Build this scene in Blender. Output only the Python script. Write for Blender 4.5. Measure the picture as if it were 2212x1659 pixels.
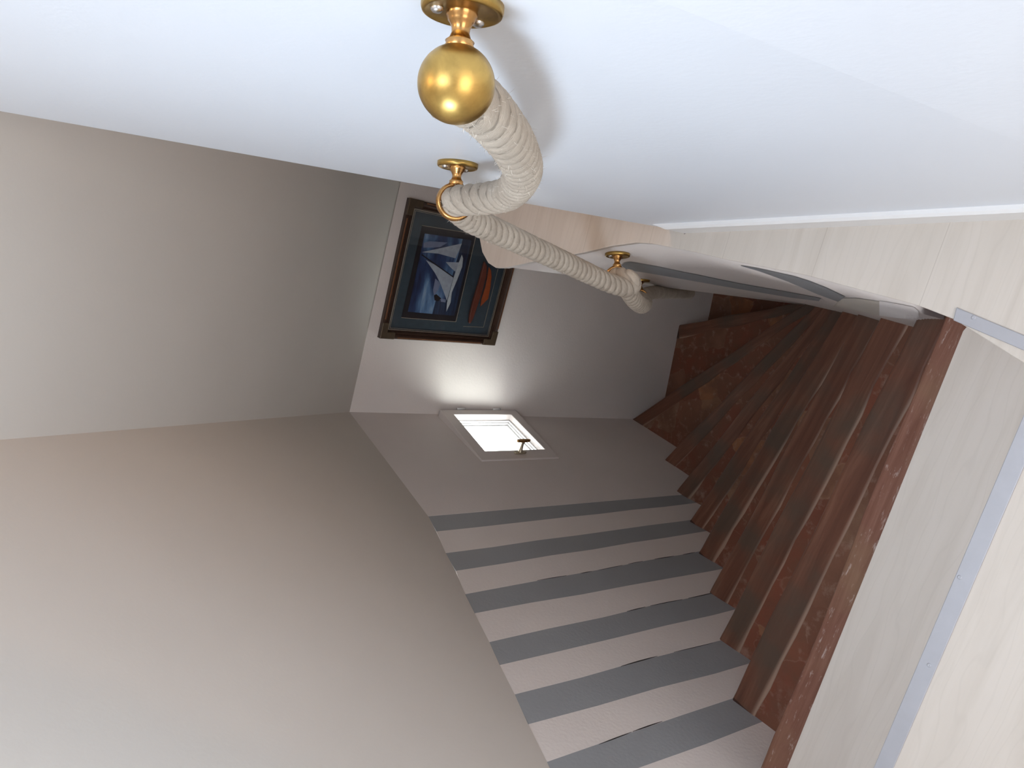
import bpy, bmesh, math, random
from mathutils import Vector as V, Matrix
from mathutils.bvhtree import BVHTree
S = bpy.context.scene
for o in list(bpy.data.objects): bpy.data.objects.remove(o)
random.seed(4)

# ------------------------------------------------------------------ camera
F = 1750.0; EYE = V((0, 0, 1.19))
dn = V((-.0387, -1.3006, -1)).normalized()
upc = -dn; ax_ = V((0, 0, -1)); Yc = (ax_ - upc * ax_.dot(upc)).normalized(); Xc = Yc.cross(upc)
R = Matrix((Xc, Yc, upc))                       # upright camera axes -> world
cam = bpy.data.objects.new('camera', bpy.data.cameras.new('camera'))
S.collection.objects.link(cam); S.camera = cam
cam.data.sensor_fit = 'HORIZONTAL'; cam.data.sensor_width = 36; cam.data.lens = F / 2212 * 36
cam.data.clip_start = .02
ex, ey, ez = R @ V((1, 0, 0)), R @ V((0, 1, 0)), R @ V((0, 0, 1))
M4 = Matrix((-ey, ex, ez)).transposed().to_4x4(); M4.translation = EYE   # phone held on its side
cam.matrix_world = M4

# ------------------------------------------------------------------ world, lights, exposure
S.view_settings.view_transform = 'Standard'; S.view_settings.look = 'None'
S.view_settings.gamma = 1; S.view_settings.use_curve_mapping = False
S.view_settings.exposure = 0.0
w = bpy.data.worlds.new('sky'); S.world = w; w.use_nodes = True
w.node_tree.nodes['Background'].inputs[0].default_value = (.98, .98, 1, 1)
w.node_tree.nodes['Background'].inputs[1].default_value = 6.5
def area(name, loc, to, sx, sy, power, col):
    l = bpy.data.lights.new(name, 'AREA'); l.shape = 'RECTANGLE'; l.size = sx; l.size_y = sy
    l.energy = power; l.color = col
    o = bpy.data.objects.new(name, l); S.collection.objects.link(o); o.location = loc
    o.rotation_euler = (V(to) - V(loc)).to_track_quat('-Z', 'Y').to_euler(); return o
area('skylight_daylight', (-.1, -.3, 2.32), (.05, .6, .3), .55, .55, 5.0, (.62, .77, 1))
area('overhead_fill_light', (.0, .15, 2.12), (-.15, .75, -.2), .3, .3, 4.0, (.95, .96, 1))  # added fill from above, lifts the laminate board on the top step
area('side_skylight_daylight', (-.52, .50, 1.10), (.25, .75, .45), .26, .26, 6.5, (.70, .84, 1))
area('rear_fill_light', (-.5, -1.6, 1.05), (.1, 1.2, .2), 1.2, 1.2, 22.0, (1, .945, .90))  # added fill behind the camera for slopes and stairs; rear wall has no window
area('ceiling_lamp_light', (.2, .82, 1.68), (.2, .9, 0), .08, .08, 1.8, (1, .66, .36))
area('landing_lamp_light', (.85, 1.35, 1.0), (.2, 1.4, .2), .2, .2, 7.0, (1, .62, .38))
area('window_daylight', (-1.2, 2.25, -1.35), (.05, 2.86, -.55), 1.1, 1.1, 56, (.97, 1, .95))

# ------------------------------------------------------------------ helpers
C = S.collection
def ray(x, y): return R @ V((1659 - y - 829.5, -(x - 1106), -F))
def atz(p, z): r = ray(*p); return EYE + r * ((z - EYE.z) / r.z)
def aty(p, y): r = ray(*p); return EYE + r * (y / r.y)
def vpl(p, a, b):
    n = V((b[1] - a[1], -(b[0] - a[0]), 0)); r = ray(*p)
    return EYE + r * ((V((a[0], a[1], 0)) - EYE).dot(n) / r.dot(n))
def plane(a, b, c):
    a, b, c = V(a), V(b), V(c); n = (b - a).cross(c - a).normalized()
    if n.dot(EYE - a) < 0: n = -n
    return a, n
def hit(p, P, off=0.):
    a, n = P; r = ray(*p); return EYE + r * ((a + n * off - EYE).dot(n) / r.dot(n))
def link(name, me, mats, parent=None, smooth=False):
    if not isinstance(mats, (list, tuple)): mats = [mats]
    for m in mats: me.materials.append(m)
    if smooth:
        for f in me.polygons: f.use_smooth = True
    o = bpy.data.objects.new(name, me); C.objects.link(o)
    if parent: 
        o.parent = parent
        o.matrix_parent_inverse = Matrix.Translation(-parent.location)
    return o
def tag(o, label=None, cat=None, group=None, kind=None):
    for k, v in (('label', label), ('category', cat), ('group', group), ('kind', kind)):
        if v: o[k] = v
    return o
def empty(name, loc, label, cat, group=None):
    o = bpy.data.objects.new(name, None); C.objects.link(o); o.location = loc; o.empty_display_size = .05
    return tag(o, label, cat, group)
def mesh(vs, fs):
    me = bpy.data.meshes.new('m'); me.from_pydata([tuple(v) for v in vs], [], fs); me.update()
    bm = bmesh.new(); bm.from_mesh(me); bmesh.ops.recalc_face_normals(bm, faces=bm.faces); bm.to_mesh(me); bm.free()
    return me
def prism(poly, off):
    """extrude polygon (3d points) by the vector off (or per point list)"""
    n = len(poly); offs = off if isinstance(off, list) else [V(off)] * n
    vs = [V(p) for p in poly] + [V(p) + q for p, q in zip(poly, offs)]
    fs = [tuple(range(n)), tuple(range(2 * n - 1, n - 1, -1))] + [(i, (i + 1) % n, (i + 1) % n + n, i + n) for i in range(n)]
    return mesh(vs, fs)
def slab(poly2, z, th):
    return prism([V((p[0], p[1], z)) for p in poly2], (0, 0, -th))
def joinm(mes):
    vs = []; fs = []
    for m in mes:
        b = len(vs); vs += [v.co.copy() for v in m.vertices]; fs += [tuple(b + i for i in p.vertices) for p in m.polygons]
    return mesh(vs, fs)
def lathe(prof, o, d, seg=40):
    """prof: (radius, distance along d)"""
    d = V(d).normalized(); a = d.orthogonal().normalized(); b = d.cross(a); vs = []; fs = []
    for r, h in prof:
        for i in range(seg):
            t = 2 * math.pi * i / seg; vs.append(V(o) + d * h + (a * math.cos(t) + b * math.sin(t)) * max(r, 1e-5))
    for j in range(len(prof) - 1):
        for i in range(seg):
            k = (i + 1) % seg; fs.append((j * seg + i, j * seg + k, (j + 1) * seg + k, (j + 1) * seg + i))
    return mesh(vs, fs)
def torus(o, ax, Rm, rm, sx=1.0, seg=48, k=14):
    ax = V(ax).normalized(); a = ax.orthogonal().normalized(); b = ax.cross(a); vs = []; fs = []
    for i in range(seg):
        t = 2 * math.pi * i / seg; rd = a * math.cos(t) + b * math.sin(t)
        for j in range(k):
            u = 2 * math.pi * j / k; vs.append(V(o) + rd * (Rm + rm * math.cos(u)) + ax * rm * sx * math.sin(u))
    for i in range(seg):
        for j in range(k):
            fs.append((i * k + j, ((i + 1) % seg) * k + j, ((i + 1) % seg) * k + (j + 1) % k, i * k + (j + 1) % k))
    return mesh(vs, fs)
def bevel(o, wd, seg=2, ang=35):
    m = o.modifiers.new('b', 'BEVEL'); m.width = wd; m.segments = seg; m.limit_method = 'ANGLE'; m.angle_limit = math.radians(ang); return o

# ------------------------------------------------------------------ materials
def newmat(name):
    m = bpy.data.materials.new(name); m.use_nodes = True; nt = m.node_tree
    return m, nt, nt.nodes['Principled BSDF']
def N(nt, t, **k):
    n = nt.nodes.new(t)
    for a, b in k.items():
        if a in n.inputs: n.inputs[a].default_value = b
        else: setattr(n, a, b)
    return n
def ramp(nt, fac, stops):
    r = nt.nodes.new('ShaderNodeValToRGB'); e = r.color_ramp.elements
    while len(e) < len(stops): e.new(.5)
    for i, (p, c) in enumerate(stops): e[i].position = p; e[i].color = (*c, 1)
    nt.links.new(fac, r.inputs[0]); return r.outputs[0]
def mix(nt, fac, a, b, mode='MIX'):
    n = nt.nodes.new('ShaderNodeMix'); n.data_type = 'RGBA'; n.blend_type = mode
    for s, v in ((0, fac), (6, a), (7, b)):
        if hasattr(v, 'links'): nt.links.new(v, n.inputs[s])
        else: n.inputs[s].default_value = (*v, 1) if isinstance(v, tuple) else v
    return n.outputs[2]
def math_(nt, op, a, b=0.):
    n = nt.nodes.new('ShaderNodeMath'); n.operation = op
    for s, v in ((0, a), (1, b)):
        if hasattr(v, 'links'): nt.links.new(v, n.inputs[s])
        else: n.inputs[s].default_value = v
    return n.outputs[0]
def coords(nt, scale=(1, 1, 1), rz=0, kind='Object'):
    tc = nt.nodes.new('ShaderNodeTexCoord'); mp = nt.nodes.new('ShaderNodeMapping')
    mp.inputs['Scale'].default_value = scale; mp.inputs['Rotation'].default_value = (0, 0, rz)
    nt.links.new(tc.outputs[kind], mp.inputs[0]); return mp.outputs[0]
def noise(nt, vec, sc, det=4, rough=.5, dist=0):
    n = N(nt, 'ShaderNodeTexNoise'); n.inputs['Scale'].default_value = sc; n.inputs['Detail'].default_value = det
    n.inputs['Roughness'].default_value = rough; n.inputs['Distortion'].default_value = dist
    nt.links.new(vec, n.inputs['Vector']); return n.outputs['Fac']
def bump(nt, bsdf, h, st=.3, d=.002):
    b = N(nt, 'ShaderNodeBump'); b.inputs['Strength'].default_value = st; b.inputs['Distance'].default_value = d
    nt.links.new(h, b.inputs['Height']); nt.links.new(b.outputs[0], bsdf.inputs['Normal'])
def paint(name, col, rough=.5, var=.03, bst=.25, spec=.4):
    m, nt, b = newmat(name); v = coords(nt)
    n1 = noise(nt, v, 3, 3); lo = tuple(c * (1 - var) for c in col); hi = tuple(min(1, c * (1 + var)) for c in col)
    nt.links.new(ramp(nt, n1, [(.3, lo), (.7, hi)]), b.inputs['Base Color'])
    b.inputs['Roughness'].default_value = rough; b.inputs['Specular IOR Level'].default_value = spec
    h = mix(nt, .5, noise(nt, v, 7, 3), noise(nt, v, 120, 2)); bump(nt, b, h, bst, .004); return m
white = paint('white_wall_paint', (.73, .68, .65), .42)
white_r = paint('right_wall_paint', (.75, .79, .85), .38, .012, .12)
roofp = paint('attic_ceiling_paint', (.68, .645, .60), .8, .015, .1, .15)
winp = paint('window_side_paint', (.66, .61, .585), .6)
greyp = paint('grey_stripe_paint', (.30, .315, .33), .5, .05)
trimp = paint('white_gloss_paint', (.80, .80, .80), .3, .01, .05)
cream = paint('bare_cream_plaster', (.60, .56, .50), .8, .06)
chalk = paint('chalk_white_filler', (.88, .85, .84), .9, .08, .6)
dirtw = paint('fascia_paint', (.60, .61, .63), .5, .12, .4)
def metal(name, col, rough, var=.15, r2=.15):
    m, nt, b = newmat(name); b.inputs['Metallic'].default_value = 1; v = coords(nt)
    n = noise(nt, v, 35, 5, .6, .4)
    nt.links.new(ramp(nt, n, [(.3, tuple(c * (1 - var) for c in col)), (.7, col)]), b.inputs['Base Color'])
    nr = nt.nodes.new('ShaderNodeMapRange'); nt.links.new(n, nr.inputs[0]); nr.inputs[3].default_value = rough; nr.inputs[4].default_value = rough + r2
    nt.links.new(nr.outputs[0], b.inputs['Roughness']); return m
brass = metal('aged_brass', (.66, .43, .13), .27, .5, .16)
copperb = metal('warm_brass', (.72, .40, .15), .2, .35, .15)
nickel = metal('pale_nickel', (.62, .56, .44), .35)
steel = metal('screw_steel', (.6, .6, .6), .25)
alu = metal('painted_aluminium', (.43, .435, .47), .45, .06, .1)
alu.node_tree.nodes['Principled BSDF'].inputs['Metallic'].default_value = .25

# laminate, boards run parallel to the top step
RZ = math.atan2(.328, -.945)
def laminate(name, seams=.45):
    m, nt, b = newmat(name); b.inputs['Roughness'].default_value = .42; b.inputs['Specular IOR Level'].default_value = .35
    v = coords(nt, (1, 1, 1), -RZ)                 # x = along the board, y = across
    mp = N(nt, 'ShaderNodeMapping'); mp.inputs['Scale'].default_value = (1.6, 16, 1); nt.links.new(v, mp.inputs[0])
    n1 = noise(nt, mp.outputs[0], 1.6, 6, .55, 1.3)
    mp2 = N(nt, 'ShaderNodeMapping'); mp2.inputs['Scale'].default_value = (3, 120, 1); nt.links.new(v, mp2.inputs[0])
    n2 = noise(nt, mp2.outputs[0], 1, 3)
    w_ = N(nt, 'ShaderNodeTexWave'); w_.bands_direction = 'Y'; w_.inputs['Scale'].default_value = 5.5
    w_.inputs['Distortion'].default_value = 14; w_.inputs['Detail'].default_value = 2; w_.inputs['Detail Scale'].default_value = .8
    mp3 = N(nt, 'ShaderNodeMapping'); mp3.inputs['Scale'].default_value = (.9, 3.4, 1); nt.links.new(v, mp3.inputs[0]); nt.links.new(mp3.outputs[0], w_.inputs['Vector'])
    c = ramp(nt, n1, [(.3, (.56, .51, .455)), (.55, (.61, .56, .505)), (.75, (.625, .575, .525))])
    c = mix(nt, math_(nt, 'MULTIPLY', n2, .22), c, (.51, .46, .415))
    ln = ramp(nt, w_.outputs['Fac'], [(0, (.16,) * 3), (.08, (0,) * 3), (1, (0,) * 3)])
    c = mix(nt, ln, c, (.47, .43, .385))
    sp = N(nt, 'ShaderNodeSeparateXYZ'); nt.links.new(v, sp.inputs[0])
    y = math_(nt, 'MULTIPLY', sp.outputs[1], 1 / .186)
    fr = math_(nt, 'FRACT', math_(nt, 'ADD', y, 3 - (-.59 / .186) % 1 + 20))
    seam = math_(nt, 'LESS_THAN', fr, .006)
    c = mix(nt, math_(nt, 'MULTIPLY', seam, seams), c, (.35, .30, .26))
    # tiny dark knots
    vo = N(nt, 'ShaderNodeTexVoronoi'); vo.inputs['Scale'].default_value = 9; nt.links.new(v, vo.inputs['Vector'])
    kn = math_(nt, 'LESS_THAN', vo.outputs['Distance'], .035)
    c = mix(nt, math_(nt, 'MULTIPLY', kn, .8), c, (.10, .08, .07))
    nt.links.new(c, b.inputs['Base Color']); return m
lam = laminate('whitewashed_laminate'); lam_b = laminate('whitewashed_laminate_board', 0.0)

def uvsep(nt):
    uv = N(nt, 'ShaderNodeUVMap'); sp = N(nt, 'ShaderNodeSeparateXYZ'); nt.links.new(uv.outputs[0], sp.inputs[0]); return uv.outputs[0], sp
def tile_mat():
    m, nt, b = newmat('terracotta_tread'); uv, sp = uvsep(nt); v = coords(nt)
    nz = N(nt, 'ShaderNodeTexNoise'); nz.inputs['Scale'].default_value = 14; nz.inputs['Detail'].default_value = 4; nt.links.new(v, nz.inputs['Vector'])
    vm = N(nt, 'ShaderNodeVectorMath'); vm.operation = 'SCALE'; vm.inputs['Scale'].default_value = .05; nt.links.new(nz.outputs['Color'], vm.inputs[0])
    va = N(nt, 'ShaderNodeVectorMath'); nt.links.new(v, va.inputs[0]); nt.links.new(vm.outputs[0], va.inputs[1]); v0 = v; v = va.outputs[0]
    vo = N(nt, 'ShaderNodeTexVoronoi'); vo.feature = 'DISTANCE_TO_EDGE'; vo.inputs['Scale'].default_value = 7.5; vo.inputs['Randomness'].default_value = .45; nt.links.new(v, vo.inputs['Vector'])
    vc = N(nt, 'ShaderNodeTexVoronoi'); vc.inputs['Scale'].default_value = 7.5; vc.inputs['Randomness'].default_value = .45; nt.links.new(v, vc.inputs['Vector'])
    v = v0; s2 = N(nt, 'ShaderNodeSeparateColor'); nt.links.new(vc.outputs['Color'], s2.inputs[0])
    base = ramp(nt, s2.outputs[0], [(0, (.16, .048, .028)), (.45, (.20, .062, .036)), (.75, (.20, .078, .046)), (.9, (.25, .155, .10)), (1, (.30, .12, .05))])
    n = noise(nt, v, 9, 6, .6)
    base = mix(nt, ramp(nt, n, [(.40, (.25,) * 3), (.60, (.9,) * 3)]), base, (.15, .070, .044))
    n3 = noise(nt, v, 26, 5, .65); base = mix(nt, ramp(nt, n3, [(.56, (0,) * 3), (.70, (.55,) * 3)]), base, (.30, .20, .15))
    ed = ramp(nt, vo.outputs['Distance'], [(0, (1,) * 3), (.018, (0,) * 3)])
    n4 = noise(nt, v, 12, 3); ed = math_(nt, 'MULTIPLY', math_(nt, 'MULTIPLY', ed, .16), math_(nt, 'GREATER_THAN', n4, .5))
    base = mix(nt, ed, base, (.42, .29, .22))
    # worn pale plaster near the wall side
    nu = noise(nt, v, 14, 5, .7)
    wl = math_(nt, 'MULTIPLY', ramp(nt, sp.outputs[0], [(.0, (1,) * 3), (.16, (0,) * 3)]), ramp(nt, nu, [(.48, (0,) * 3), (.6, (.55,) * 3)]))
    base = mix(nt, wl, base, (.34, .22, .17))
    gap = math_(nt, 'LESS_THAN', sp.outputs[0], math_(nt, 'MULTIPLY', n3, .016))
    base = mix(nt, math_(nt, 'MULTIPLY', gap, .85), base, (.03, .016, .012))
    nt.links.new(base, b.inputs['Base Color']); b.inputs['Roughness'].default_value = .62; b.inputs['Specular IOR Level'].default_value = .2
    bump(nt, b, mix(nt, .5, n, n3), .5, .006); return m
def nose_mat(name, seed):
    m, nt, b = newmat(name); uv, sp = uvsep(nt)
    mp = N(nt, 'ShaderNodeMapping'); mp.inputs['Scale'].default_value = (3, 34, 1); mp.inputs['Location'].default_value = (seed * 3.1, seed * 1.7, seed); nt.links.new(uv, mp.inputs[0])
    n1 = noise(nt, mp.outputs[0], 1.0, 6, .6, .6)
    mp2 = N(nt, 'ShaderNodeMapping'); mp2.inputs['Scale'].default_value = (7, 200, 1); nt.links.new(uv, mp2.inputs[0]); n2 = noise(nt, mp2.outputs[0], 1, 4)
    v = coords(nt); n3 = noise(nt, v, 5, 4)
    c = ramp(nt, n1, [(.3, (.105, .042, .026)), (.50, (.165, .070, .043)), (.72, (.25, .125, .080))])
    c = mix(nt, math_(nt, 'MULTIPLY', n2, .5), c, (.085, .036, .024))
    c = mix(nt, ramp(nt, n3, [(.45, (0,) * 3), (.62, (.8,) * 3)]), c, (.085, .062, .046))
    # pale rubbed arris along the back of the wood where the tile begins
    wob = math_(nt, 'MULTIPLY', math_(nt, 'SUBTRACT', noise(nt, mp.outputs[0], .7, 2), .5), .016)
    vv = math_(nt, 'ADD', sp.outputs[1], wob)
    band = ramp(nt, vv, [(.060, (0,) * 3), (.067, (.62,) * 3), (.074, (.62,) * 3), (.079, (0,) * 3)])
    c = mix(nt, band, c, (.46, .32, .24))
    gap = math_(nt, 'LESS_THAN', sp.outputs[0], math_(nt, 'MULTIPLY', n3, .016)); c = mix(nt, math_(nt, 'MULTIPLY', gap, .8), c, (.03, .016, .012))
    nt.links.new(c, b.inputs['Base Color']); b.inputs['Roughness'].default_value = .5; b.inputs['Specular IOR Level'].default_value = .25
    bump(nt, b, n1, .35, .004); return m
tilem = tile_mat()
def top_wood():
    m, nt, b = newmat('scuffed_top_step_wood'); uv, sp = uvsep(nt)
    mp = N(nt, 'ShaderNodeMapping'); mp.inputs['Scale'].default_value = (4, 60, 1); nt.links.new(uv, mp.inputs[0])
    n1 = noise(nt, mp.outputs[0], 1, 6, .65, .8); v = coords(nt); mp4 = N(nt, 'ShaderNodeMapping'); mp4.inputs['Scale'].default_value = (25, 110, 1); nt.links.new(uv, mp4.inputs[0]); n2 = noise(nt, mp4.outputs[0], 1, 6, .7); n3 = noise(nt, v, 6, 3)
    c = ramp(nt, n1, [(.3, (.15, .064, .042)), (.55, (.21, .10, .070)), (.8, (.29, .165, .12))])
    c = mix(nt, ramp(nt, n3, [(.5, (0,) * 3), (.7, (.6,) * 3)]), c, (.24, .15, .09))
    c = mix(nt, ramp(nt, n2, [(.58, (0,) * 3), (.68, (.75,) * 3)]), c, (.50, .40, .36))
    nt.links.new(c, b.inputs['Base Color']); b.inputs['Roughness'].default_value = .65; b.inputs['Specular IOR Level'].default_value = .2; bump(nt, b, n1, .3, .003); return m
topw = top_wood()

# ------------------------------------------------------------------ key places
winP = plane((-.159, 2.888, -1.804), (-.438, 2.197, -1.441), (-.432, 2.217, -.191))
CT = hit((755, 890), winP)
backP = plane((-.159, 2.888, -1.804), (.498, 2.72, -2.204), CT)
L2 = hit((865, 395), backP)
hn = V((backP[1].x, backP[1].y, 0)).normalized()
roofP = plane(CT, L2, CT + hn + V((0, 0, 1)))
CR = hit((0, 950), roofP)
leftP = plane(CT, (-.728, 1.188, .164), CR)
WA, WB = V((-.728, 1.189, 0)), V((-.426, 2.24, 0))      # striped wall in plan
wd = (WB - WA).normalized()
stripeP = plane(WA, WB, WA + V((0, 0, 1)))
ZB = -2.6                                                # lowest floor
def drop(p, z=ZB): return V((p.x, p.y, z))

# ---- back wall (below the roof slope)
br = CT + (L2 - CT) * 1.9
bb = lambda p: hitv(p)
def on_back(x, z):
    a, n = backP; return V((x, (a.dot(n) - n.x * x - n.z * z) / n.y, z))
cb = on_back(-.165, ZB)
poly = [CT - (L2 - CT).normalized() * .05, L2, br, on_back(br.x, ZB), cb - V((.05, -.01, 0))]
tag(link('wall_back', prism(poly, -backP[1] * .1), white), kind='structure')
# ---- window wall with its opening
wn = winP[1]
wu = (V((-.432, 2.217, 0)) - V((CT.x, CT.y, 0))).normalized()   # away from the corner, towards the viewer
def won(x_img, off=0): return hit(x_img, winP, off)
top_e = hit((925, 1115), winP); bot_c = V((-.165, cb.y, ZB)); 
def on_win(p, z, off=0):   # slide p vertically on the window wall plane
    a, n = winP; q = V((p.x, p.y, z)); d = (q - a).dot(n) - off; h = V((n.x, n.y, 0)); return q - h * (d / h.dot(n))
FO = .03; FN = .006                                                      # the casement stands proud of the wall
oc = [hit(p, winP, o_) for p, o_ in zip(((950, 885), (1113, 885), (1209, 988), (1041, 994)), (FO, FO, FN, FN))]     # outer frame corners
ic = [hit(p, winP, o_) for p, o_ in zip(((981, 895), (1104, 895), (1177, 970), (1048, 974)), (.026, .026, .010, .010))]     # inner frame corners
opn = [p - wn * ((p - winP[0]).dot(wn)) for p in ic]                                # opening in the wall
# opening order: far-top, far-bottom, near-bottom, near-top
A_, B_, C_, D_ = opn
cT, cB = CT, on_win(cb, ZB); nT, nB = top_e, on_win(V((-.438, 2.2, 0)), ZB)
fr = [cT, cB, nB, nT]
vs = fr + opn; vs2 = [p - wn * .075 for p in vs]
fs = [(0, 1, 5, 4), (1, 2, 6, 5), (2, 3, 7, 6), (3, 0, 4, 7)]
fs2 = [tuple(i + 8 for i in f) for f in fs]
side = [(4 + i, 4 + (i + 1) % 4, 12 + (i + 1) % 4, 12 + i) for i in range(4)] + [(i, (i + 1) % 4, 8 + (i + 1) % 4, 8 + i) for i in range(4)]
tag(link('wall_left_far', mesh(vs + vs2, fs + fs2 + side), winp), kind='structure')
# ---- striped wall: alternating white and grey faces, one continuous surface
edges = [((925, 1115), (1460, 1062)), ((943, 1148), (1511, 1086)), ((962, 1195), (1490, 1123)), ((985, 1233), (1534, 1146)),
         ((1003, 1284), (1509, 1191)), ((1024, 1325), (1559, 1229)), ((1057, 1387), (1531, 1282)), ((1078, 1437), (1586, 1317)),
         ((1112, 1500), (1549, 1385)), ((1139, 1565), (1620, 1433)), ((1181, 1646), (1579, 1509)), ((1215, 1723), (1643, 1561))]
T = []; Bt = []
for a, b in edges:
    p, q = hit(a, stripeP), hit(b, stripeP); T.append(p); d = (q - p); Bt.append(p + d * ((ZB - p.z) / d.z))
endt = WA - wd * 3.1; endt.z = T[-1].z + (T[-1].z - T[4].z) / (T[-1] - T[4]).length * (endt - T[-1]).xy.length
T.append(endt); Bt.append(V((endt.x, endt.y, ZB)))
vs = []; fs = []; mi = []
for i in range(len(T) - 1):
    steps = 14
    # small hand-painted wobble along each stripe edge
    for s in range(steps):
        t0, t1 = s / steps, (s + 1) / steps
        def pt(k, t):
            p = T[k].lerp(Bt[k], t)
            if 0 < k < len(T) - 1 and 0 < t < 1:
                p = p + wd * .0022 * math.sin(k * 7.3 + t * 37) * min(1, t * 20)
            return p
        b = len(vs); vs += [pt(i, t0), pt(i + 1, t0), pt(i + 1, t1), pt(i, t1)]; fs.append((b, b + 1, b + 2, b + 3)); mi.append(1 if i % 2 == 0 and i < 11 else 0)
me = mesh(vs, fs)
bm = bmesh.new(); bm.from_mesh(me); bmesh.ops.remove_doubles(bm, verts=bm.verts, dist=1e-5); bmesh.ops.recalc_face_normals(bm, faces=bm.faces); bm.to_mesh(me); bm.free()
for p, k in zip(me.polygons, mi): p.material_index = k
o = tag(link('wall_left', me, [white, greyp]), kind='structure')
sm = o.modifiers.new('s', 'SOLIDIFY'); sm.thickness = .1; sm.offset = 1 if me.polygons[0].normal.dot(stripeP[1]) < 0 else -1
wleft = o
crackm, nt_, b_ = newmat('dark_crack'); b_.inputs['Base Color'].default_value = (.02, .018, .017, 1)
for k, ta, tb in ((4, .10, .55), (6, .18, .62), (8, .12, .66), (5, .40, .50), (10, .05, .12), (10, .3, .42)):
    ms_ = []; t = ta; rnd = random.Random(k * 7 + int(ta * 100))
    while t < tb:
        l = rnd.uniform(.015, .06); t2 = min(tb, t + l); wdt = rnd.uniform(.0007, .0018); pts_ = []
        for q in range(5):
            tt = t + (t2 - t) * q / 4; p = T[k].lerp(Bt[k], tt) + wd * .0022 * math.sin(k * 7.3 + tt * 37) * min(1, tt * 20) + stripeP[1] * .0006
            pts_.append((p, wdt * math.sin(math.pi * (q + .3) / 4.6)))
        ms_.append(prism([p + wd * w_ for p, w_ in pts_] + [p - wd * w_ for p, w_ in pts_[::-1]], stripeP[1] * -.001)); t = t2 + rnd.uniform(.0, .03)
    link('plaster_crack', joinm(ms_), crackm, wleft)
# ---- roof slopes
rx = (L2 - CT).normalized(); rup = (hn + V((0, 0, 1))).normalized()
Ztop = 2.42
def up_to(p, d, z): return p + d * ((z - p.z) / d.z)
crd = (CR - CT).normalized()
CTop = up_to(CT, crd, Ztop); RTop = up_to(br, rup, Ztop)
n_ = roofP[1]
tag(link('ceiling', prism([CT, br, RTop, CTop], -n_ * .08), roofp), kind='structure')
Ls = [CT, hit((840, 1002), leftP)] + [hit(e[0], leftP) for e in edges[::2]]
Ls = [CT, T[0]] + T[1:]
a, n = leftP
Ls = [p + (p - a).dot(n) * -n if i < len(Ls) - 1 else p for i, p in enumerate(Ls)]
end = Ls[-1]; k_ = V((-n.z, 0, n.x)); 
# project the last point on the plane by height
end = V((end.x, end.y, a.z - (n.x * (end.x - a.x) + n.y * (end.y - a.y)) / n.z)); Ls[-1] = end = end + n.cross(V((0, 0, 1)).cross(n)).normalized() * (-.07 if n.cross(V((0, 0, 1)).cross(n)).z > 0 else .07)
far = V((0, end.y, Ztop)); far.x = a.x - (n.y * (far.y - a.y) + n.z * (far.z - a.z)) / n.x
tag(link('ceiling.001', prism(Ls + [far, CTop], -n * .08), roofp), kind='structure')
tag(link('ceiling.002', prism([V((-2.2, -2.1, Ztop)), V((2.2, -2.1, Ztop)), V((2.2, 1.6, Ztop)), V((-1.6, 1.6, Ztop))], (0, 0, .08)), roofp), kind='structure')
tag(link('wall_rear', prism([V((-2.4, -1.9, ZB)), V((2.2, -1.9, ZB)), V((2.2, -1.9, 2.5)), V((-2.4, -1.9, 2.5))], (0, -.1, 0)), white), kind='structure')
tag(link('wall_right_far', prism([V((1.35, -2, ZB)), V((1.35, 3.0, ZB)), V((1.35, 3.0, 2.5)), V((1.35, -2, 2.5))], (.1, 0, 0)), white), kind='structure')
# close the gap behind the striped wall's near end
e2 = V((endt.x, endt.y, 0))
tag(link('floor.001', slab([(-.9, .2), (1.35, .2), (1.35, 3.1), (-.4, 3.1)], ZB, .1), tilem), kind='structure')

# ---- landing floor
wl = lambda y: WA.x + (y - WA.y) * wd.x / wd.y
sl = lambda x: .436 - .3477 * (x + .026)                      # front edge line of the landing
xl = -.842
led = [(.11, .529), (.132, .579), (.193, .765), (.238, .935), (.258, 1.003), (.286, 1.109), (.293, 1.15), (.2945, 1.225), (.290, 1.311), (.289, 1.40), (.288, 1.50), (.284, 1.59), (.288, 1.63), (.303, 1.662), (.334, 1.69), (.402, 1.715), (.6, 1.73), (1.34, 1.74)]
fl = [(xl, sl(xl)), (.032, sl(.032))] + led + [(1.34, -1.9), (wl(-1.9), -1.9)]
tag(bevel(link('floor', slab(fl, 0, .014), lam), .0015), kind='structure')
sub = [(xl, sl(xl) - .02), (.04, sl(.04) - .02), (.120, .53)] + [(x + .006, y) for x, y in led[1:13]] + [(x, y - .006) for x, y in led[13:]] + [(1.34, -1.9), (wl(-1.9), -1.9)]
tag(link('trim_1', slab(sub, -.0145, .022), dirtw), kind='structure')   # painted timber edge under the boards

# ---- partition wall on the right with the rope rail
f0, f1 = atz((1480, 504), 0), atz((2212, 474), 0)
rd = (f0 - f1).normalized(); rn = V((-rd.y, rd.x, 0))          # towards the stairs
BT = .010
def rwp(s, z=0, off=0): return f1 - rn * BT + rd * s + V((0, 0, z)) + rn * off
wallA, wallB = rwp(0), rwp(1)
def onr(p, off=0): return vpl(p, rwp(0, 0, off), rwp(1, 0, off))
cornr = onr((1420, 0)); cs = (cornr - f1).dot(rd)
eb = rwp((atz((1446, 497), 0) - f1).dot(rd)); et = onr((0, 240)); edr = (et - eb) / (et.z - eb.z)
etop = eb + edr * 2.42
c1r = onr((2212, 310)); cdr = (cornr - c1r) / (cornr.z - c1r.z); c0b, c0t = cornr - cdr * cornr.z, cornr + cdr * (2.42 - cornr.z)
turn = Matrix.Rotation(math.radians(3), 3, 'Z') @ (-rd)
n0b, n0t = c0b + turn * 2.3, c0t + turn * 2.3
TH = -rn * .11
fr_ = [eb, c0b, n0b, n0t, c0t, etop]
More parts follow.
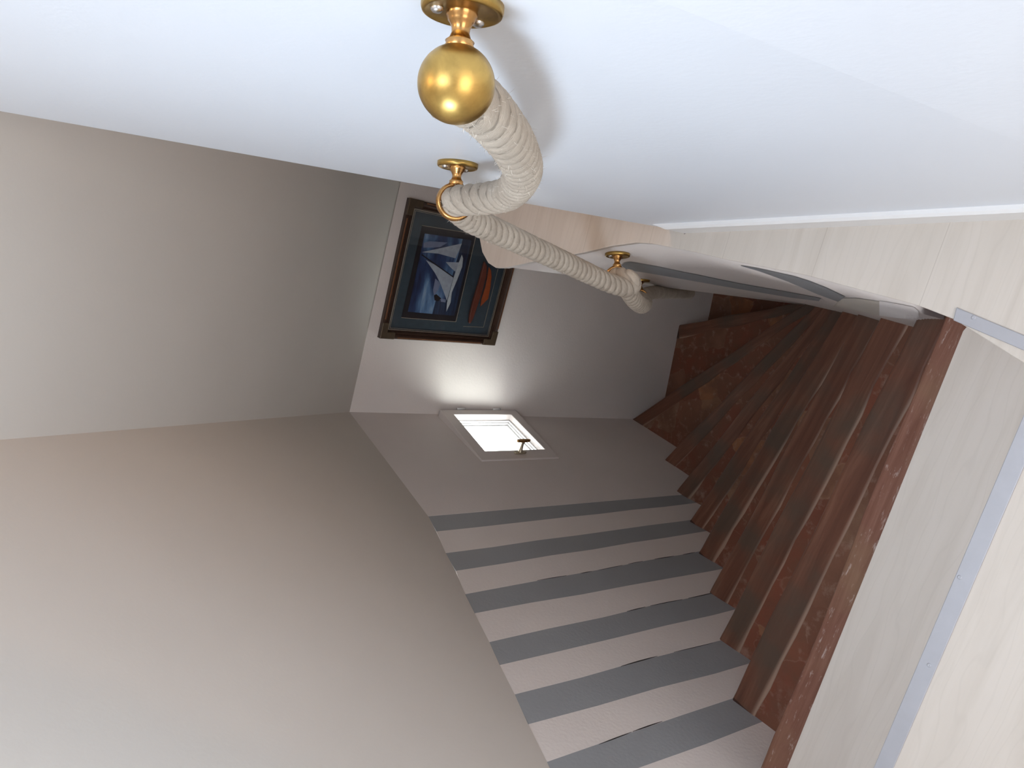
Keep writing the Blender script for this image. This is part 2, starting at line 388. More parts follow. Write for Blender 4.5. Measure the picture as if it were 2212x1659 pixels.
vs = fr_ + [p + TH for p in fr_]
fs = [(0, 1, 4, 5), (1, 2, 3, 4), (6, 7, 10, 11), (7, 8, 9, 10), (0, 6, 11, 5), (2, 8, 9, 3), (5, 4, 10, 11), (4, 3, 9, 10), (0, 1, 7, 6), (1, 2, 8, 7)]
tag(link('wall_right', mesh(vs, fs), white_r), kind='structure')
# baseboard with a chamfered end
b0 = (atz((1478, 504), 0) - f1).dot(rd); bh = .058
bm_ = [rwp(-.75, 0, 0), rwp(-.75, 0, BT), rwp(-.75, bh - .004, BT), rwp(-.75, bh, BT - .004), rwp(-.75, bh, 0)]
b1_ = [rwp(b0 + .03, 0, 0), rwp(b0, 0, BT), rwp(b0, bh - .004, BT), rwp(b0 + .01, bh, BT - .004), rwp(b0 + .03, bh, 0)]
n5 = 5; vs = bm_ + b1_
tag(link('baseboard_right', mesh(vs, [(0, 1, 2, 3, 4), (9, 8, 7, 6, 5)] + [(i, (i + 1) % 5, (i + 1) % 5 + 5, i + 5) for i in range(5)]), trimp), kind='structure')

# ---- curved inner wall under the landing edge
TF = [((.139, .597), (.150, .752, -.40)), ((.160, .66), (.150, .765, -.40)), ((.197, .765), (.152, .80, -.42)), ((.240, .935), (.177, .959, -.6)), ((.286, 1.105), (.209, 1.127, -.8)), ((.297, 1.225), (.241, 1.292, -1.0)),
      ((.2935, 1.311), (.267, 1.44, -1.2)), ((.2925, 1.40), (.30, 1.592, -1.4)), ((.2925, 1.50), (.334, 1.754, -1.6)), ((.290, 1.58), (.37, 1.922, -1.8)), ((.292, 1.62), (.394, 2.09, -2.0)),
      ((.31, 1.655), (.45, 2.19, -2.1)), ((.40, 1.70), (.58, 2.24, -2.15)), ((.62, 1.715), (.85, 2.26, -2.15)), ((1.34, 1.72), (1.34, 2.27, -2.15))]
def cr(P, t):
    n = len(P) - 1; i = min(int(t), n - 1); u = t - i; p0, p1, p2, p3 = P[max(i - 1, 0)], P[i], P[i + 1], P[min(i + 2, n)]
    return .5 * ((2 * p1) + (p2 - p0) * u + (2 * p0 - 5 * p1 + 4 * p2 - p3) * u * u + (3 * p1 - p0 - 3 * p2 + p3) * u ** 3)
Tp = [V((a[0], a[1], -.0145)) for a, b in TF]; Fp = [V(b) for a, b in TF]
vs = []; fs = []; nu, nv = (len(TF) - 1) * 5, 10
for i in range(nu + 1):
    a, b = cr(Tp, i / 5), cr(Fp, i / 5); d = b - a
    bot = a + d * ((ZB - a.z) / d.z)
    if i < 10: bot = V((b.x, b.y, ZB)).lerp(bot, i / 10)
    for j in range(nv + 1):
        z = a.z + (ZB - a.z) * j / nv
        vs.append(a.lerp(bot, j / nv) if i >= 10 else (a + d * ((z - a.z) / d.z) if z > b.z else b.lerp(bot, (z - b.z) / (ZB - b.z))))
for i in range(nu):
    for j in range(nv): fs.append((i * (nv + 1) + j, (i + 1) * (nv + 1) + j, (i + 1) * (nv + 1) + j + 1, i * (nv + 1) + j + 1))
imesh = mesh(vs, fs); bvh = BVHTree.FromPolygons([v for v in vs], fs)
inner = tag(link('wall_inner', imesh, white, smooth=True), kind='structure')
sm = inner.modifiers.new('s', 'SOLIDIFY'); sm.thickness = .05; sm.offset = 1 if imesh.polygons[nv * 10].normal.x > 0 else -1
def skin(name, up, lo, mat, off=.0012, n=60):
    """a painted band lying on the inner wall, bounded by two pixel polylines"""
    def samp(L, t):
        x = L[0][0] + (L[-1][0] - L[0][0]) * t
        for a, b in zip(L, L[1:]):
            if x <= b[0]: return (x, a[1] + (b[1] - a[1]) * (x - a[0]) / (b[0] - a[0]))
        return L[-1]
    g = []
    for i in range(n + 1):
        for j in range(4):
            a, b = samp(up, i / n), samp(lo, i / n); s = j / 3
            p = (a[0] * (1 - s) + b[0] * s, a[1] * (1 - s) + b[1] * s)
            d = ray(*p).normalized(); h = bvh.ray_cast(EYE, d)
            if h[0] is None: g.append(None)
            else: 
                nn = h[1] if h[1].dot(-d) > 0 else -h[1]; g.append(h[0] + nn * off)
    vs = []; idx = {}
    for k, p in enumerate(g):
        if p is not None: idx[k] = len(vs); vs.append(p)
    fs = [tuple(idx[q] for q in f) for i in range(n) for j in range(3) for f in [(i * 4 + j, (i + 1) * 4 + j, (i + 1) * 4 + j + 1, i * 4 + j + 1)] if all(q in idx for q in f)]
    if fs: return link(name, mesh(vs, fs), mat, inner, smooth=True)
skin('painted_band', [(1343, 571), (1352, 565), (1366, 565), (1420, 575), (1480, 587.5), (1594, 611), (1708, 631), (1774, 643.6)],
     [(1343, 573), (1354, 582), (1400, 589), (1480, 603), (1594, 623), (1708, 642), (1769, 649.5)], greyp)
skin('painted_band', [(1601, 572), (1641, 579), (1715, 595.5), (1746, 605), (1784, 620), (1826, 640)],
     [(1600, 573), (1641, 585), (1702, 607), (1765, 634), (1811, 651)], greyp)
skin('plaster_patch', [(1818, 643), (1850, 643), (1900, 650)], [(1800, 661), (1850, 671), (1900, 681)], cream)
skin('plaster_patch', [(1900, 648), (1940, 655), (1975, 662), (1985, 672)], [(1900, 681), (1940, 686), (1975, 688.5), (1984, 687)], chalk)

# ------------------------------------------------------------------ winding staircase
Z7 = -.404
NL = {8: ((-.79, .979), (.137, .635)), 7: ((-.728, 1.189), (.150, .783)), 6: ((-.68, 1.389), (.177, .959)), 5: ((-.62, 1.58), (.209, 1.127)),
      4: ((-.553, 1.789), (.241, 1.292)), 3: ((-.49, 1.996), (.267, 1.44)), 2: ((-.426, 2.24), (.3, 1.592)), 1: ((-.344, 2.51), (.334, 1.754)),
      0: ((-.159, 2.888), (.37, 1.922)), -1: ((.325, 2.781), (.394, 2.143)), -2: ((.80, 2.66), (.56, 2.24))}
stairs = empty('staircase', (-.2, 1.6, ZB), 'old winding staircase of worn brown wood and terracotta treads between white walls', 'staircase')
def setuv(me, o, u):
    o = V((o[0], o[1])); u = V((u[0], u[1])).normalized(); nn = V((-u.y, u.x))
    # v grows away from the front edge of the step, towards the riser behind it
    uvl = me.uv_layers.new(name='UVMap')
    for lp in me.loops:
        p = me.vertices[lp.vertex_index].co; q = V((p.x, p.y)) - o; uvl.data[lp.index].uv = (q.dot(u), abs(q.dot(nn)))
def ext(a, b, l0, l1):
    a, b = V((*a, 0)), V((*b, 0)); d = (b - a).normalized(); return a - d * l0, b + d * l1
for k in range(8, -3, -1):
    z = Z7 + (k - 7) * .2; (ao, ai) = NL[k]
    a, b = ext(ao, ai, .05, .14 if k < 8 else .30); d = (b - a).normalized(); back = V((d.y, -d.x, 0))
    if k < 8: c, e = ext(*NL[k + 1], .05, .14)
    else: c, e = V((-.95, .73, 0)), V((.62, .2, 0))
    if back.dot((c + e) / 2 - (a + b) / 2) < 0: back = -back
    ov = .022
    bodyp = [a + back * ov, b + back * ov, e + (e - b) * .05, c]
    if k == 0: bodyp = [a + back * ov, b + back * ov, e, c, V((-.40, 2.62, 0))]
    if k == -1: bodyp = [a + back * ov + V((0, .05, 0)), b + back * ov, e, c - V((.03, -.03, 0)), V((-.22, 2.95, 0))]
    if k == -2: bodyp = [V((1.34, 2.62, 0)), V((1.34, 2.24, 0)), b, e, c, V((.3, 2.83, 0)), V((1.34, 2.66, 0))][0:1] + [V((1.34, 2.2, 0)), e, c + V((0, .06, 0))]
    me = slab(bodyp, z - .002, .30); setuv(me, ao if k >= 0 else V(ao) - (V(ai) - V(ao)).normalized() * 1.2, V((*ai, 0)) - V((*ao, 0)))
    st = link('step', me, topw if k == 8 else tilem, stairs)
    if k == -2: continue
    wN = .072 if k < 8 else .06
    w0, w1 = wN, wN * (.9 if k > 3 else .55)
    strip = [a, b, b + back * w1, a + back * w0]
    nseg = 16; f_ = [a.lerp(b, i / nseg) for i in range(nseg + 1)]; g_ = [(a + back * w0).lerp(b + back * w1, i / nseg) + back * random.uniform(-.004, .004) for i in range(nseg + 1)]
    fw = [p + back * (.004 * math.sin(i * .9 + k * 2) + random.uniform(-.001, .001)) * (0 if i in (0, nseg) else 1) * .6 for i, p in enumerate(f_)]
    pol = [V((p.x, p.y, z)) for p in fw + g_[::-1]]
    me = prism(pol, (0, 0, -.055)); setuv(me, ao, V((*ai, 0)) - V((*ao, 0)))
    bevel(link('nosing', me, nose_mat('worn_nosing_wood', k) if k < 8 else topw, st), .007, 3)
# whitewashed board laid over the back of the top step
l0, l1 = atz((2080, 715), -.19), atz((1700, 1659), -.19)
ld = (l1 - l0).normalized(); lb = V((-ld.y, ld.x, 0)); 
if lb.y > 0: lb = -lb
o = link('laminate_board', slab([l0 - ld * .0, l0 + ld * 1.0, l0 + ld * 1.0 + lb * .32, l0 + lb * .32 - ld * .14, l0 - ld * .08 + lb * .03], -.19, .0125), lam_b)
tag(bevel(o, .001), 'whitewashed laminate board laid on the top brown step, below the grey metal strip', 'board')
# ------------------------------------------------------------------ aluminium strips
def strip(name, pts, th, label, screws, group=None):
    c = sum((V(p) for p in pts), V()) / len(pts)
    r = empty(name, (c.x, c.y, 0), label, 'edge strip', 'grey metal edge strips')
    s_ = bevel(link('strip', slab(pts, th, th), alu, r), .0012)
    for p in screws:
        q = atz(p, th); sc_ = link('screw', lathe([(0, .0004), (.0010, .0005), (.0022, .0009), (.0032, .0002), (.0032, -.002)], q, (0, 0, 1), 20), alu, r, True)
    return r
p0, p1, p2, p3 = [atz(p, 0) for p in ((2212, 906), (1891, 1659), (1931, 1659), (2212, 1010))]
d1 = (p1 - p0).normalized(); q0 = p0 - d1 * .07; q1 = p1 + d1 * .32; wv = V((d1.y, -d1.x, 0)) * -.0
pn = V((-d1.y, d1.x, 0)); pn = pn if pn.y < 0 else -pn
wS = abs((p2 - p1).dot(pn)) * .5 + abs((p3 - p0).dot(pn)) * .5
off = -pn * .002
strip('metal_edge_strip', [q0 + off, q1 + off, q1 + pn * wS, q0 + pn * wS], .0022, 'long grey aluminium edge strip between the two whitewashed boards at the top of the stairs', [(2073, 1247), (2007, 1437)])
s0, s1, s2 = atz((2067, 664), 0), atz((2060, 692), 0), atz((2212, 757), 0)
sd = (s2 - s1).normalized(); s3 = atz((2212, 706), 0)
strip('metal_edge_strip', [s0, s1, s1 + sd * .128, s0 + sd * .135], .0024, 'short grey aluminium edge strip with one screw near the inner corner of the landing', [(2103, 686)])

# ------------------------------------------------------------------ window casement
wr = tag(bpy.data.objects.new('window_1', None), kind='structure'); C.objects.link(wr); wr.location = (oc[1] + oc[2]) / 2
def ringm(outer, inner_, th):
    vs = outer + inner_; vs = vs + [p - wn * th for p in vs]
    f = []
    for i in range(4):
        j = (i + 1) % 4; f += [(i, j, 4 + j, 4 + i), (8 + i, 8 + j, 12 + j, 12 + i), (i, j, 8 + j, 8 + i), (4 + i, 4 + j, 12 + j, 12 + i)]
    return mesh(vs, f)
bevel(link('casement', ringm(oc, ic, FO + .002), winp, wr), .003)
cc = sum(ic, V()) / 4
def shrink(P, m, depth): 
    e1, e2 = (P[3] - P[0]).normalized(), (P[1] - P[0]).normalized()
    return [P[0] + e1 * m + e2 * m - wn * depth, P[1] + e1 * m - e2 * m - wn * depth, P[2] - e1 * m - e2 * m - wn * depth, P[3] - e1 * m + e2 * m - wn * depth]
for k, (m, dpt, th) in enumerate(((.0, .030, .010), (.004, .040, .010), (.010, .050, .018))):
    link('window_frame', ringm(shrink(ic, -.004, dpt), shrink(ic, m + .004, dpt), th), trimp, wr)
gm, nt, b = newmat('window_glass')
tr = N(nt, 'ShaderNodeBsdfTransparent'); tr.inputs[0].default_value = (.95, .97, .96, 1); gl = N(nt, 'ShaderNodeBsdfGlossy'); gl.inputs['Roughness'].default_value = .02
fz = N(nt, 'ShaderNodeFresnel'); fz.inputs[0].default_value = 1.45; ms = N(nt, 'ShaderNodeMixShader')
ms.inputs[0].default_value = .05; nt.links.new(tr.outputs[0], ms.inputs[1]); nt.links.new(gl.outputs[0], ms.inputs[2]); nt.links.new(ms.outputs[0], nt.nodes['Material Output'].inputs[0])
g0 = shrink(ic, .012, .056); link('pane', prism(g0, -wn * .004), gm, wr)
# hinges on the corner side, catch on the near side
def wp(p, off): return hit(p, winP, off)
hv = (oc[1] - oc[0]).normalized()
for p in ((996, 883), (1073, 884)):
    q = wp(p, FO + .002); link('hinge', lathe([(0, -.02), (.0045, -.02), (.0045, .02), (0, .02)], q, hv, 16), trimp, wr, True)
ha = (oc[3] - oc[0]).normalized()
q = wp((1123, 979), .010); base = [q + hv * a_ + ha * b_ for a_, b_ in [(.032 * math.cos(t) , .011 * math.sin(t)) for t in [2 * math.pi * i / 20 for i in range(20)]]]
lat = link('latch', prism(base, wn * .007), nickel, wr); bevel(lat, .002)
q2 = q + wn * .006; link('latch_stem', lathe([(.010, 0), (.007, .012), (.006, .035), (.008, .045)], q2, wn, 20), nickel, lat, True)
tip = q2 + wn * .046; lv = [tip + hv * a_ + ha * b_ for a_, b_ in ((-.034, .004), (-.030, -.006), (0, -.009), (.032, -.006), (.037, .0), (.030, .007), (0, .009), (-.03, .008))]
bevel(link('latch_lever', prism(lv, wn * .009), copperb, lat), .003)

# ------------------------------------------------------------------ framed yacht picture
picr = empty('framed_picture', hit((1000, 590), backP), 'framed yacht picture with dark wooden frame hanging on the back wall above the stairs', 'picture')
def c6(x, y): return (800 + x * .2291, 400 + y * .2291)
def pp(x, y, off): return hit(c6(x, y), backP, off)
bn = backP[1]
# local frame from the picture corners
TL, TR, BL = hit((819, 730), backP, .02), hit((884, 427.5), backP, .02), hit((1067, 745.5), backP, .02)
BRc = hit((1135, 486), backP, .02)
def loc(s, t, off): return (TL * (1 - s) + TR * s) * (1 - t) + (BL * (1 - s) + BRc * s) * t + bn * (off - .02)
def solid(name, col, rough=.5, metallic=0., spec=.4):
    m, nt, b = newmat(name); v = coords(nt); n = noise(nt, v, 60, 3)
    nt.links.new(ramp(nt, n, [(.3, tuple(c * .8 for c in col)), (.7, col)]), b.inputs['Base Color']); b.inputs['Roughness'].default_value = rough
    b.inputs['Metallic'].default_value = metallic; b.inputs['Specular IOR Level'].default_value = spec; return m
fwood = solid('frame_dark_wood', (.055, .028, .018), .35); fcop = solid('frame_copper_leaf', (.42, .20, .11), .3, .7); fblock = solid('frame_corner_bronze', (.10, .07, .045), .4, .4)
gold = solid('gilt_line', (.55, .48, .38), .35, .6); matb = solid('slate_blue_mat', (.030, .050, .068), .6); blackm = solid('black_mat', (.012, .010, .014), .5)
def bar(name, s0, t0, s1, t1, o0, o1, mat, parent):
    return link(name, prism([loc(s0, t0, o0), loc(s1, t0, o0), loc(s1, t1, o0), loc(s0, t1, o0)], bn * (o1 - o0)), mat, parent)
bar('backing', .02, .02, .98, .98, .001, .008, blackm, picr)
fw = .062
def moulding(a, b, inw):
    """mitred length of frame from corner a to b"""
    pass
frame_vs = []; 
prof = [(0, .002), (0, .020), (.012, .027), (.026, .024), (.036, .016), (.046, .015), (.052, .019), (.060, .010), (.060, .002)]
cn = [(0, 0), (1, 0), (1, 1), (0, 1)]; ins = [(1, 1), (-1, 1), (-1, -1), (1, -1)]
vs = []; fs = []
for (s, t), (ds, dt) in zip(cn, ins):
    for d, h in prof: vs.append(loc(s + ds * d, t + dt * d, h))
kP = len(prof)
for i in range(4):
    j = (i + 1) % 4
    for q in range(kP): fs.append((i * kP + q, j * kP + q, j * kP + (q + 1) % kP, i * kP + (q + 1) % kP))
frm = link('frame', mesh(vs, fs), fwood, picr)
# copper rubbed strip along each length, bronze corner pieces
def rubbed(c0, c1, i0, i1):
    a = loc(c0[0] + i0[0] * .011, c0[1] + i0[1] * .011, .0268).lerp(loc(c1[0] + i1[0] * .011, c1[1] + i1[1] * .011, .0268), .13)
    b = loc(c0[0] + i0[0] * .011, c0[1] + i0[1] * .011, .0268).lerp(loc(c1[0] + i1[0] * .011, c1[1] + i1[1] * .011, .0268), .87)
    d = (b - a).normalized(); wq = d.cross(bn).normalized()
    link('gilding', joinm([prism([a - wq * .0022, b - wq * .0022, b + wq * .0022, a + wq * .0022], bn * .0016)]), fcop, frm)
for i in range(4): rubbed(cn[i], cn[(i + 1) % 4], ins[i], ins[(i + 1) % 4])
for (s, t), (ds, dt) in zip(cn, ins):
    P = []
    for (a_, b_) in ((-.002, -.002), (.115, -.002), (.115, .050), (.050, .050), (.050, .115), (-.002, .115)): P.append(loc(s + ds * a_, t + dt * b_, .0185))
    bevel(link('corner_piece', prism(P, bn * .0105), fblock, frm), .003)
def rect_line(s0, t0, s1, t1, wd_, o, mat, name='gilt_line', par=picr):
    vs = []; 
    for (a_, b_), (x_, y_) in zip(((s0, t0), (s1, t0), (s1, t1), (s0, t1)), ((1, 1), (-1, 1), (-1, -1), (1, -1))):
        vs += [loc(a_, b_, o), loc(a_ + x_ * wd_, b_ + y_ * wd_, o)]
    fs = [(2 * i, (2 * i + 2) % 8, (2 * i + 3) % 8, 2 * i + 1) for i in range(4)]
    vs2 = [v - bn * .001 for v in vs]; fs += [(2 * i + 8, (2 * i + 2) % 8 + 8, (2 * i + 3) % 8 + 8, 2 * i + 9) for i in range(4)] + [(2 * i, (2 * i + 2) % 8, (2 * i + 2) % 8 + 8, 2 * i + 8) for i in range(4)]
    link(name, mesh(vs + vs2, fs), mat, par)
rect_line(.062, .062, .938, .938, .006, .0125, gold); rect_line(.074, .074, .926, .926, .003, .0125, gold)
mt = bar('mat_board', .06, .06, .94, .94, .008, .0095, matb, picr)
def W(P, o): return [pp(x, y, o) for x, y in P]
def cut(name, P, o, mat, par, th=.0006): return link(name, prism(W(P, o), bn * th), mat, par)
inn = cut('black_mat', [(487, 380), (292, 1249), (806, 1288), (999, 462)], .0096, blackm, picr)
def pline(name, P, wpx, o, mat, par):
    ms_ = []
    for (a, b) in zip(P, P[1:]):
        d = V((b[0] - a[0], b[1] - a[1])).normalized(); n2 = V((-d.y, d.x)) * wpx * .5
        ms_.append(prism(W([(a[0] + n2.x, a[1] + n2.y), (b[0] + n2.x, b[1] + n2.y), (b[0] - n2.x, b[1] - n2.y), (a[0] - n2.x, a[1] - n2.y)], o), bn * .0005))
    link(name, joinm(ms_), mat, par)
pline('gilt_line', [(487, 380), (999, 462), (806, 1288), (292, 1249)], 5, .0103, gold, picr)
pline('gilt_line', [(1203, 790), (1066, 1340), (875, 1331)], 4, .0100, gold, picr)
# the sea photograph: sky with pale clouds, dark waves
sm_, nt, b = newmat('sea_photograph'); v = coords(nt)
mp = N(nt, 'ShaderNodeMapping'); mp.inputs['Scale'].default_value = (3.0, 3.0, 11); nt.links.new(v, mp.inputs[0])
n1 = noise(nt, mp.outputs[0], 1.15, 6, .6, .3)
nt.links.new(ramp(nt, n1, [(.36, (.012, .016, .05)), (.48, (.025, .05, .13)), (.60, (.10, .19, .34)), (.72, (.30, .38, .48))]), b.inputs['Base Color']); b.inputs['Roughness'].default_value = .4
sea, nt2, b2 = newmat('photo_waves'); v = coords(nt2, (6, 6, 40)); n2 = noise(nt2, v, 2, 6, .6)
nt2.links.new(ramp(nt2, n2, [(.35, (.008, .012, .035)), (.7, (.03, .055, .11))]), b2.inputs['Base Color']); b2.inputs['Roughness'].default_value = .4
ph = cut('photograph', [(513, 455), (353, 1193), (792, 1232), (955, 520)], .0102, sm_, picr)
cut('waves', [(872, 508), (955, 520), (792, 1232), (585, 1214), (620, 1075), (700, 1090), (760, 900)], .0109, sea, ph)
sail = solid('sail_white', (.34, .38, .45), .6); sail2 = solid('sail_grey', (.17, .20, .31), .6); hullw = solid('hull_white', (.42, .46, .50), .5)
cut('sail', [(485, 632), (863, 550), (803, 690), (640, 645)], .0116, sail, ph)
cut('sail', [(503, 545), (560, 528), (730, 540), (655, 585), (500, 590)], .0113, sail2, ph)
cut('sail', [(712, 725), (835, 728), (800, 815), (755, 775)], .0116, sail, ph)
cut('sail', [(523, 705), (600, 745), (782, 870), (722, 1088), (660, 925), (610, 830)], .0116, sail, ph)
cut('sail', [(612, 880), (660, 925), (640, 985), (600, 1040), (590, 990)], .0113, sail2, ph)
cut('sail', [(668, 1068), (712, 1078), (708, 1106), (664, 1098)], .0116, sail2, ph)
pline('mast', [(483, 655), (790, 872)], 10, .0119, blackm, ph)
cut('hull', [(862, 655), (874, 690), (865, 770), (815, 900), (768, 1010), (755, 1110), (716, 1192), (722, 1110), (748, 1010), (782, 880), (822, 760), (848, 690)], .0122, hullw, ph)
cut('dark_sail', [(600, 1040), (622, 1028), (668, 1068), (640, 1095), (605, 1085)], .0114, blackm, ph)
# half-model hull in red-brown wood with an orange keel
red = solid('model_hull_red', (.13, .035, .022), .4); org = solid('model_keel_orange', (.30, .06, .015), .4)
hp = [(1065, 715), (1088, 760), (1080, 860), (1040, 1010), (1000, 1130), (958, 1250), (930, 1302), (916, 1296), (925, 1215), (958, 1080), (1005, 930), (1040, 800)]
hb = link('model_hull', prism(W(hp, .0096), bn * .014), red, picr); bevel(hb, .006, 3)
kp = [(1112, 770), (1132, 800), (1137, 860), (1127, 960), (1105, 1070), (1032, 1143), (1040, 1080), (1078, 960), (1098, 860)]
bevel(link('model_keel', prism(W(kp, .0096), bn * .007), org, picr), .002)
pg, nt, b = newmat('picture_glass'); gl = N(nt, 'ShaderNodeBsdfGlossy'); gl.inputs['Roughness'].default_value = .03; tr = N(nt, 'ShaderNodeBsdfTransparent'); fz = N(nt, 'ShaderNodeFresnel'); fz.inputs[0].default_value = 1.4; ms = N(nt, 'ShaderNodeMixShader')
ms.inputs[0].default_value = .05; nt.links.new(tr.outputs[0], ms.inputs[1]); nt.links.new(gl.outputs[0], ms.inputs[2]); nt.links.new(ms.outputs[0], nt.nodes['Material Output'].inputs[0])

bar('glass', .058, .058, .942, .942, .0245, .0255, pg, picr)
# ------------------------------------------------------------------ brass brackets and rope
L = .052
def bracket(pw, n, axis, label, ball=False, r=.0275, ringR=.0222):
    n = V(n).normalized(); rt = empty('rope_bracket', pw, label, 'bracket', 'brass rope brackets')
    m = copperb if not ball else brass
    link('base_plate', lathe([(0, 0), (r, 0), (r, .004), (r * .97, .0062), (r * .90, .007), (r * .86, .0062), (.011, .0062), (0, .0062)], pw, n), brass, rt, True)
    k = L if ball else L - .024
    link('neck', lathe([(.0105, .005), (.0105, .0085), (.0092, .0095), (.0092, .011), (.0078, .0125), (.0062, .016), (.0060, .019), (.0074, .0225), (.0098, .0245), (.0090, .026), (.0104, .0285), (.006, .031)], pw, n, 32), copperb, rt, True)
    t = n.cross(V((0, 0, 1))).normalized(); u = V((0, 0, 1))
    for sx in (1, -1):
        c = pw + (t * .3 + u * sx * .95).normalized() * r * .62 * (1) + n * .0062
        link('screw', lathe([(.0045, 0), (.0043, .0012), (.003, .0026), (0, .0032)], c, n, 18), steel, rt, True)
    ctr = pw + n * L
    if ball:
        prof = []
        for i in range(25):
            t_ = math.pi * i / 24; prof.append((.0258 * math.sin(t_), -.0258 * math.cos(t_)))
        link('ball_cap', lathe(prof, ctr, axis, 64), brass, rt, True)
    else:
        link('ring', torus(ctr, axis, ringR, .0036, 1.8), copperb, rt, True)
    return ctr
w1 = onr((1000, 8)); ax1 = V((.1, .75, -.65))
k1 = bracket(w1, rn, (.0, 1, -.2), 'brass bracket with a round ball end, nearest on the right wall at the top', True)
w2 = onr((989, 352)); k2 = bracket(w2, rn, (.05, .9, -.35), 'brass rope bracket with a ring, overlapping the yacht picture')
def on_inner(p):
    d = ray(*p).normalized(); h = bvh.ray_cast(EYE, d); nn = h[1] if h[1].dot(-d) > 0 else -h[1]; return h[0], nn
w3, n3 = on_inner((1334, 548)); k3 = bracket(w3, n3, (.05, .8, -.6), 'brass rope bracket fixed to the white curved wall just below the landing edge')
w4, n4 = aty((1384, 628), 1.60), n3; 
d4 = (w4 - EYE).normalized()
h4 = bvh.ray_cast(w4, V((1, .1, 0)).normalized()); n4 = (h4[1] if h4[1].x < 0 else -h4[1]); q4 = h4[0]
k4 = bracket(q4, n4, (.1, .8, -.6), 'brass bracket lowest on the curved inner wall, mostly hidden behind the hanging rope')
offw = L
def seg1(p): return onr(p, L)
pts = [k1 + V((0, .012, 0)), seg1((1030, 222)), seg1((1075, 268)), seg1((1112, 320)), seg1((1128, 375)), seg1((1098, 418)), seg1((1040, 430)), k2]
pts2 = [aty((1002, 462), .966), aty((1030, 480), 1.0), aty((1080, 503), 1.04), aty((1150, 535), 1.098), aty((1210, 562), 1.15), aty((1270, 590), 1.20), aty((1318, 612), 1.225), aty((1352, 621), 1.235), aty((1366, 614), 1.238), aty((1356, 602), 1.236), k3,
        aty((1352, 622), 1.29), aty((1372, 650), 1.35), aty((1388, 660), 1.43), aty((1392, 650), 1.53), k4, aty((1410, 632), 1.72), aty((1445, 632), 1.88), aty((1490, 634), 2.05)]
pts = pts + pts2
def rope_mesh(P, r=.0203, pitch=.064, step=.0026, seg=30):
    # resample
    dense = []
    for i in range((len(P) - 1) * 24 + 1): dense.append(cr(P, i / 24))
    for _ in range(2): dense = [dense[0]] + [(dense[i - 1] + dense[i] * 2 + dense[i + 1]) / 4 for i in range(1, len(dense) - 1)] + [dense[-1]]
    out = [dense[0]]; acc = 0
    for a, b in zip(dense, dense[1:]):
        l = (b - a).length; t = step - acc
        while t <= l: out.append(a.lerp(b, t / l)); t += step
        acc = l - (t - step)
    vs = []; fs = []; T0 = (out[1] - out[0]).normalized(); nrm = T0.orthogonal().normalized()
    for i, p in enumerate(out):
        t = (out[min(i + 1, len(out) - 1)] - out[max(i - 1, 0)]).normalized()
        nrm = (nrm - t * nrm.dot(t)).normalized(); bi = t.cross(nrm); ph_ = 2 * math.pi * i * step / pitch / 1.0
        for j in range(seg):
            th = 2 * math.pi * j / seg; u = 3 * (th - ph_ )
            u = (u / 3 * 3) % (2 * math.pi); x = abs(u - math.pi) / math.pi        # 0 on a strand's crown, 1 in a groove
            rr = r * (.77 + .25 * math.sqrt(max(0, 1 - (x * .98) ** 2.4)))
            rr += random.uniform(-1, 1) * r * .012
            vs.append(p + (nrm * math.cos(th) + bi * math.sin(th)) * rr)
    for i in range(len(out) - 1):
        for j in range(seg): fs.append((i * seg + j, i * seg + (j + 1) % seg, (i + 1) * seg + (j + 1) % seg, (i + 1) * seg + j))
    fs.append(tuple(range(seg))); fs.append(tuple(range(len(vs) - 1, len(vs) - seg - 1, -1)))
    me = bpy.data.meshes.new('rope'); me.from_pydata([tuple(v) for v in vs], [], fs)
    uvl = me.uv_layers.new(name='UVMap')
    for lp in me.loops:
        i, j = divmod(lp.vertex_index, seg); th = 2 * math.pi * j / seg; uvl.data[lp.index].uv = (i * step, (3 * (th - 2 * math.pi * i * step / pitch)) % (2 * math.pi) / (2 * math.pi))
    return me, out
rm, nt, b = newmat('natural_rope'); uv = N(nt, 'ShaderNodeUVMap'); sp = N(nt, 'ShaderNodeSeparateXYZ'); nt.links.new(uv.outputs[0], sp.inputs[0]); v = coords(nt)
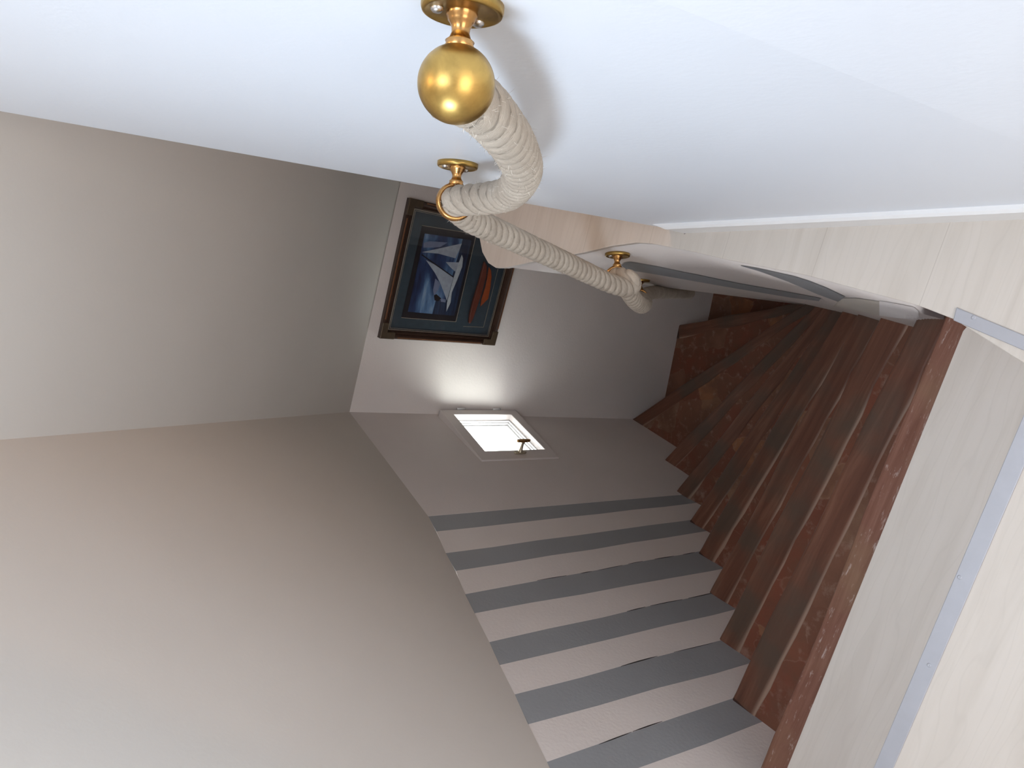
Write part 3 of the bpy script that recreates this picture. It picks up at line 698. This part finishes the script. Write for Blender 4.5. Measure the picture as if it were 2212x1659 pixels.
gr = ramp(nt, sp.outputs[1], [(0, (1,) * 3), (.05, (.25,) * 3), (.12, (0,) * 3), (.88, (0,) * 3), (.95, (.25,) * 3), (1, (1,) * 3)])
n1 = noise(nt, v, 90, 6, .7); n2 = noise(nt, v, 14, 3)
mp = N(nt, 'ShaderNodeMapping'); mp.inputs['Scale'].default_value = (60, 14, 1); nt.links.new(uv.outputs[0], mp.inputs[0]); n3 = noise(nt, mp.outputs[0], 3, 5, .6, .5)
c = ramp(nt, n2, [(.3, (.52, .445, .365)), (.7, (.66, .585, .49))]); c = mix(nt, ramp(nt, n1, [(.45, (0,) * 3), (.75, (.5,) * 3)]), c, (.42, .36, .29))
c = mix(nt, math_(nt, 'MULTIPLY', gr, .55), c, (.20, .16, .12)); nt.links.new(c, b.inputs['Base Color']); b.inputs['Roughness'].default_value = .95; b.inputs['Specular IOR Level'].default_value = .1
bump(nt, b, mix(nt, .5, n1, n3), .9, .004)
rme, rpts = rope_mesh(pts)
rope = tag(link('rope', rme, rm, None, True), 'thick twisted natural rope handrail looping through brass brackets down the stairs', 'rope')
# loose fibres
fm = solid('rope_fibre', (.72, .66, .58), .9)
vs = []; fs = []
for k in range(5200):
    i = random.randrange(2, len(rpts) - 3); p = rpts[i]; t = (rpts[i + 1] - rpts[i - 1]).normalized()
    a = t.orthogonal().normalized(); bq = t.cross(a); th = random.uniform(0, 2 * math.pi); rd_ = a * math.cos(th) + bq * math.sin(th)
    l = random.uniform(.003, .008); d = (rd_ * .35 + t * random.uniform(-1, 1) + t.cross(rd_) * random.uniform(-1, 1)).normalized()
    q = p + rd_ * .0195; m_ = q + d * l * .5 + rd_ * l * .12; e_ = q + d * l + rd_ * random.uniform(-.05, .25) * l; wv = d.cross(rd_).normalized() * .00013
    b0_ = len(vs); vs += [q - wv, q + wv, m_ + wv, m_ - wv, e_]; fs += [(b0_, b0_ + 1, b0_ + 2, b0_ + 3), (b0_ + 3, b0_ + 2, b0_ + 4)]
me = bpy.data.meshes.new('f'); me.from_pydata([tuple(v) for v in vs], [], fs)
fo = link('loose_fibres', me, fm, rope); fo['kind'] = 'stuff'
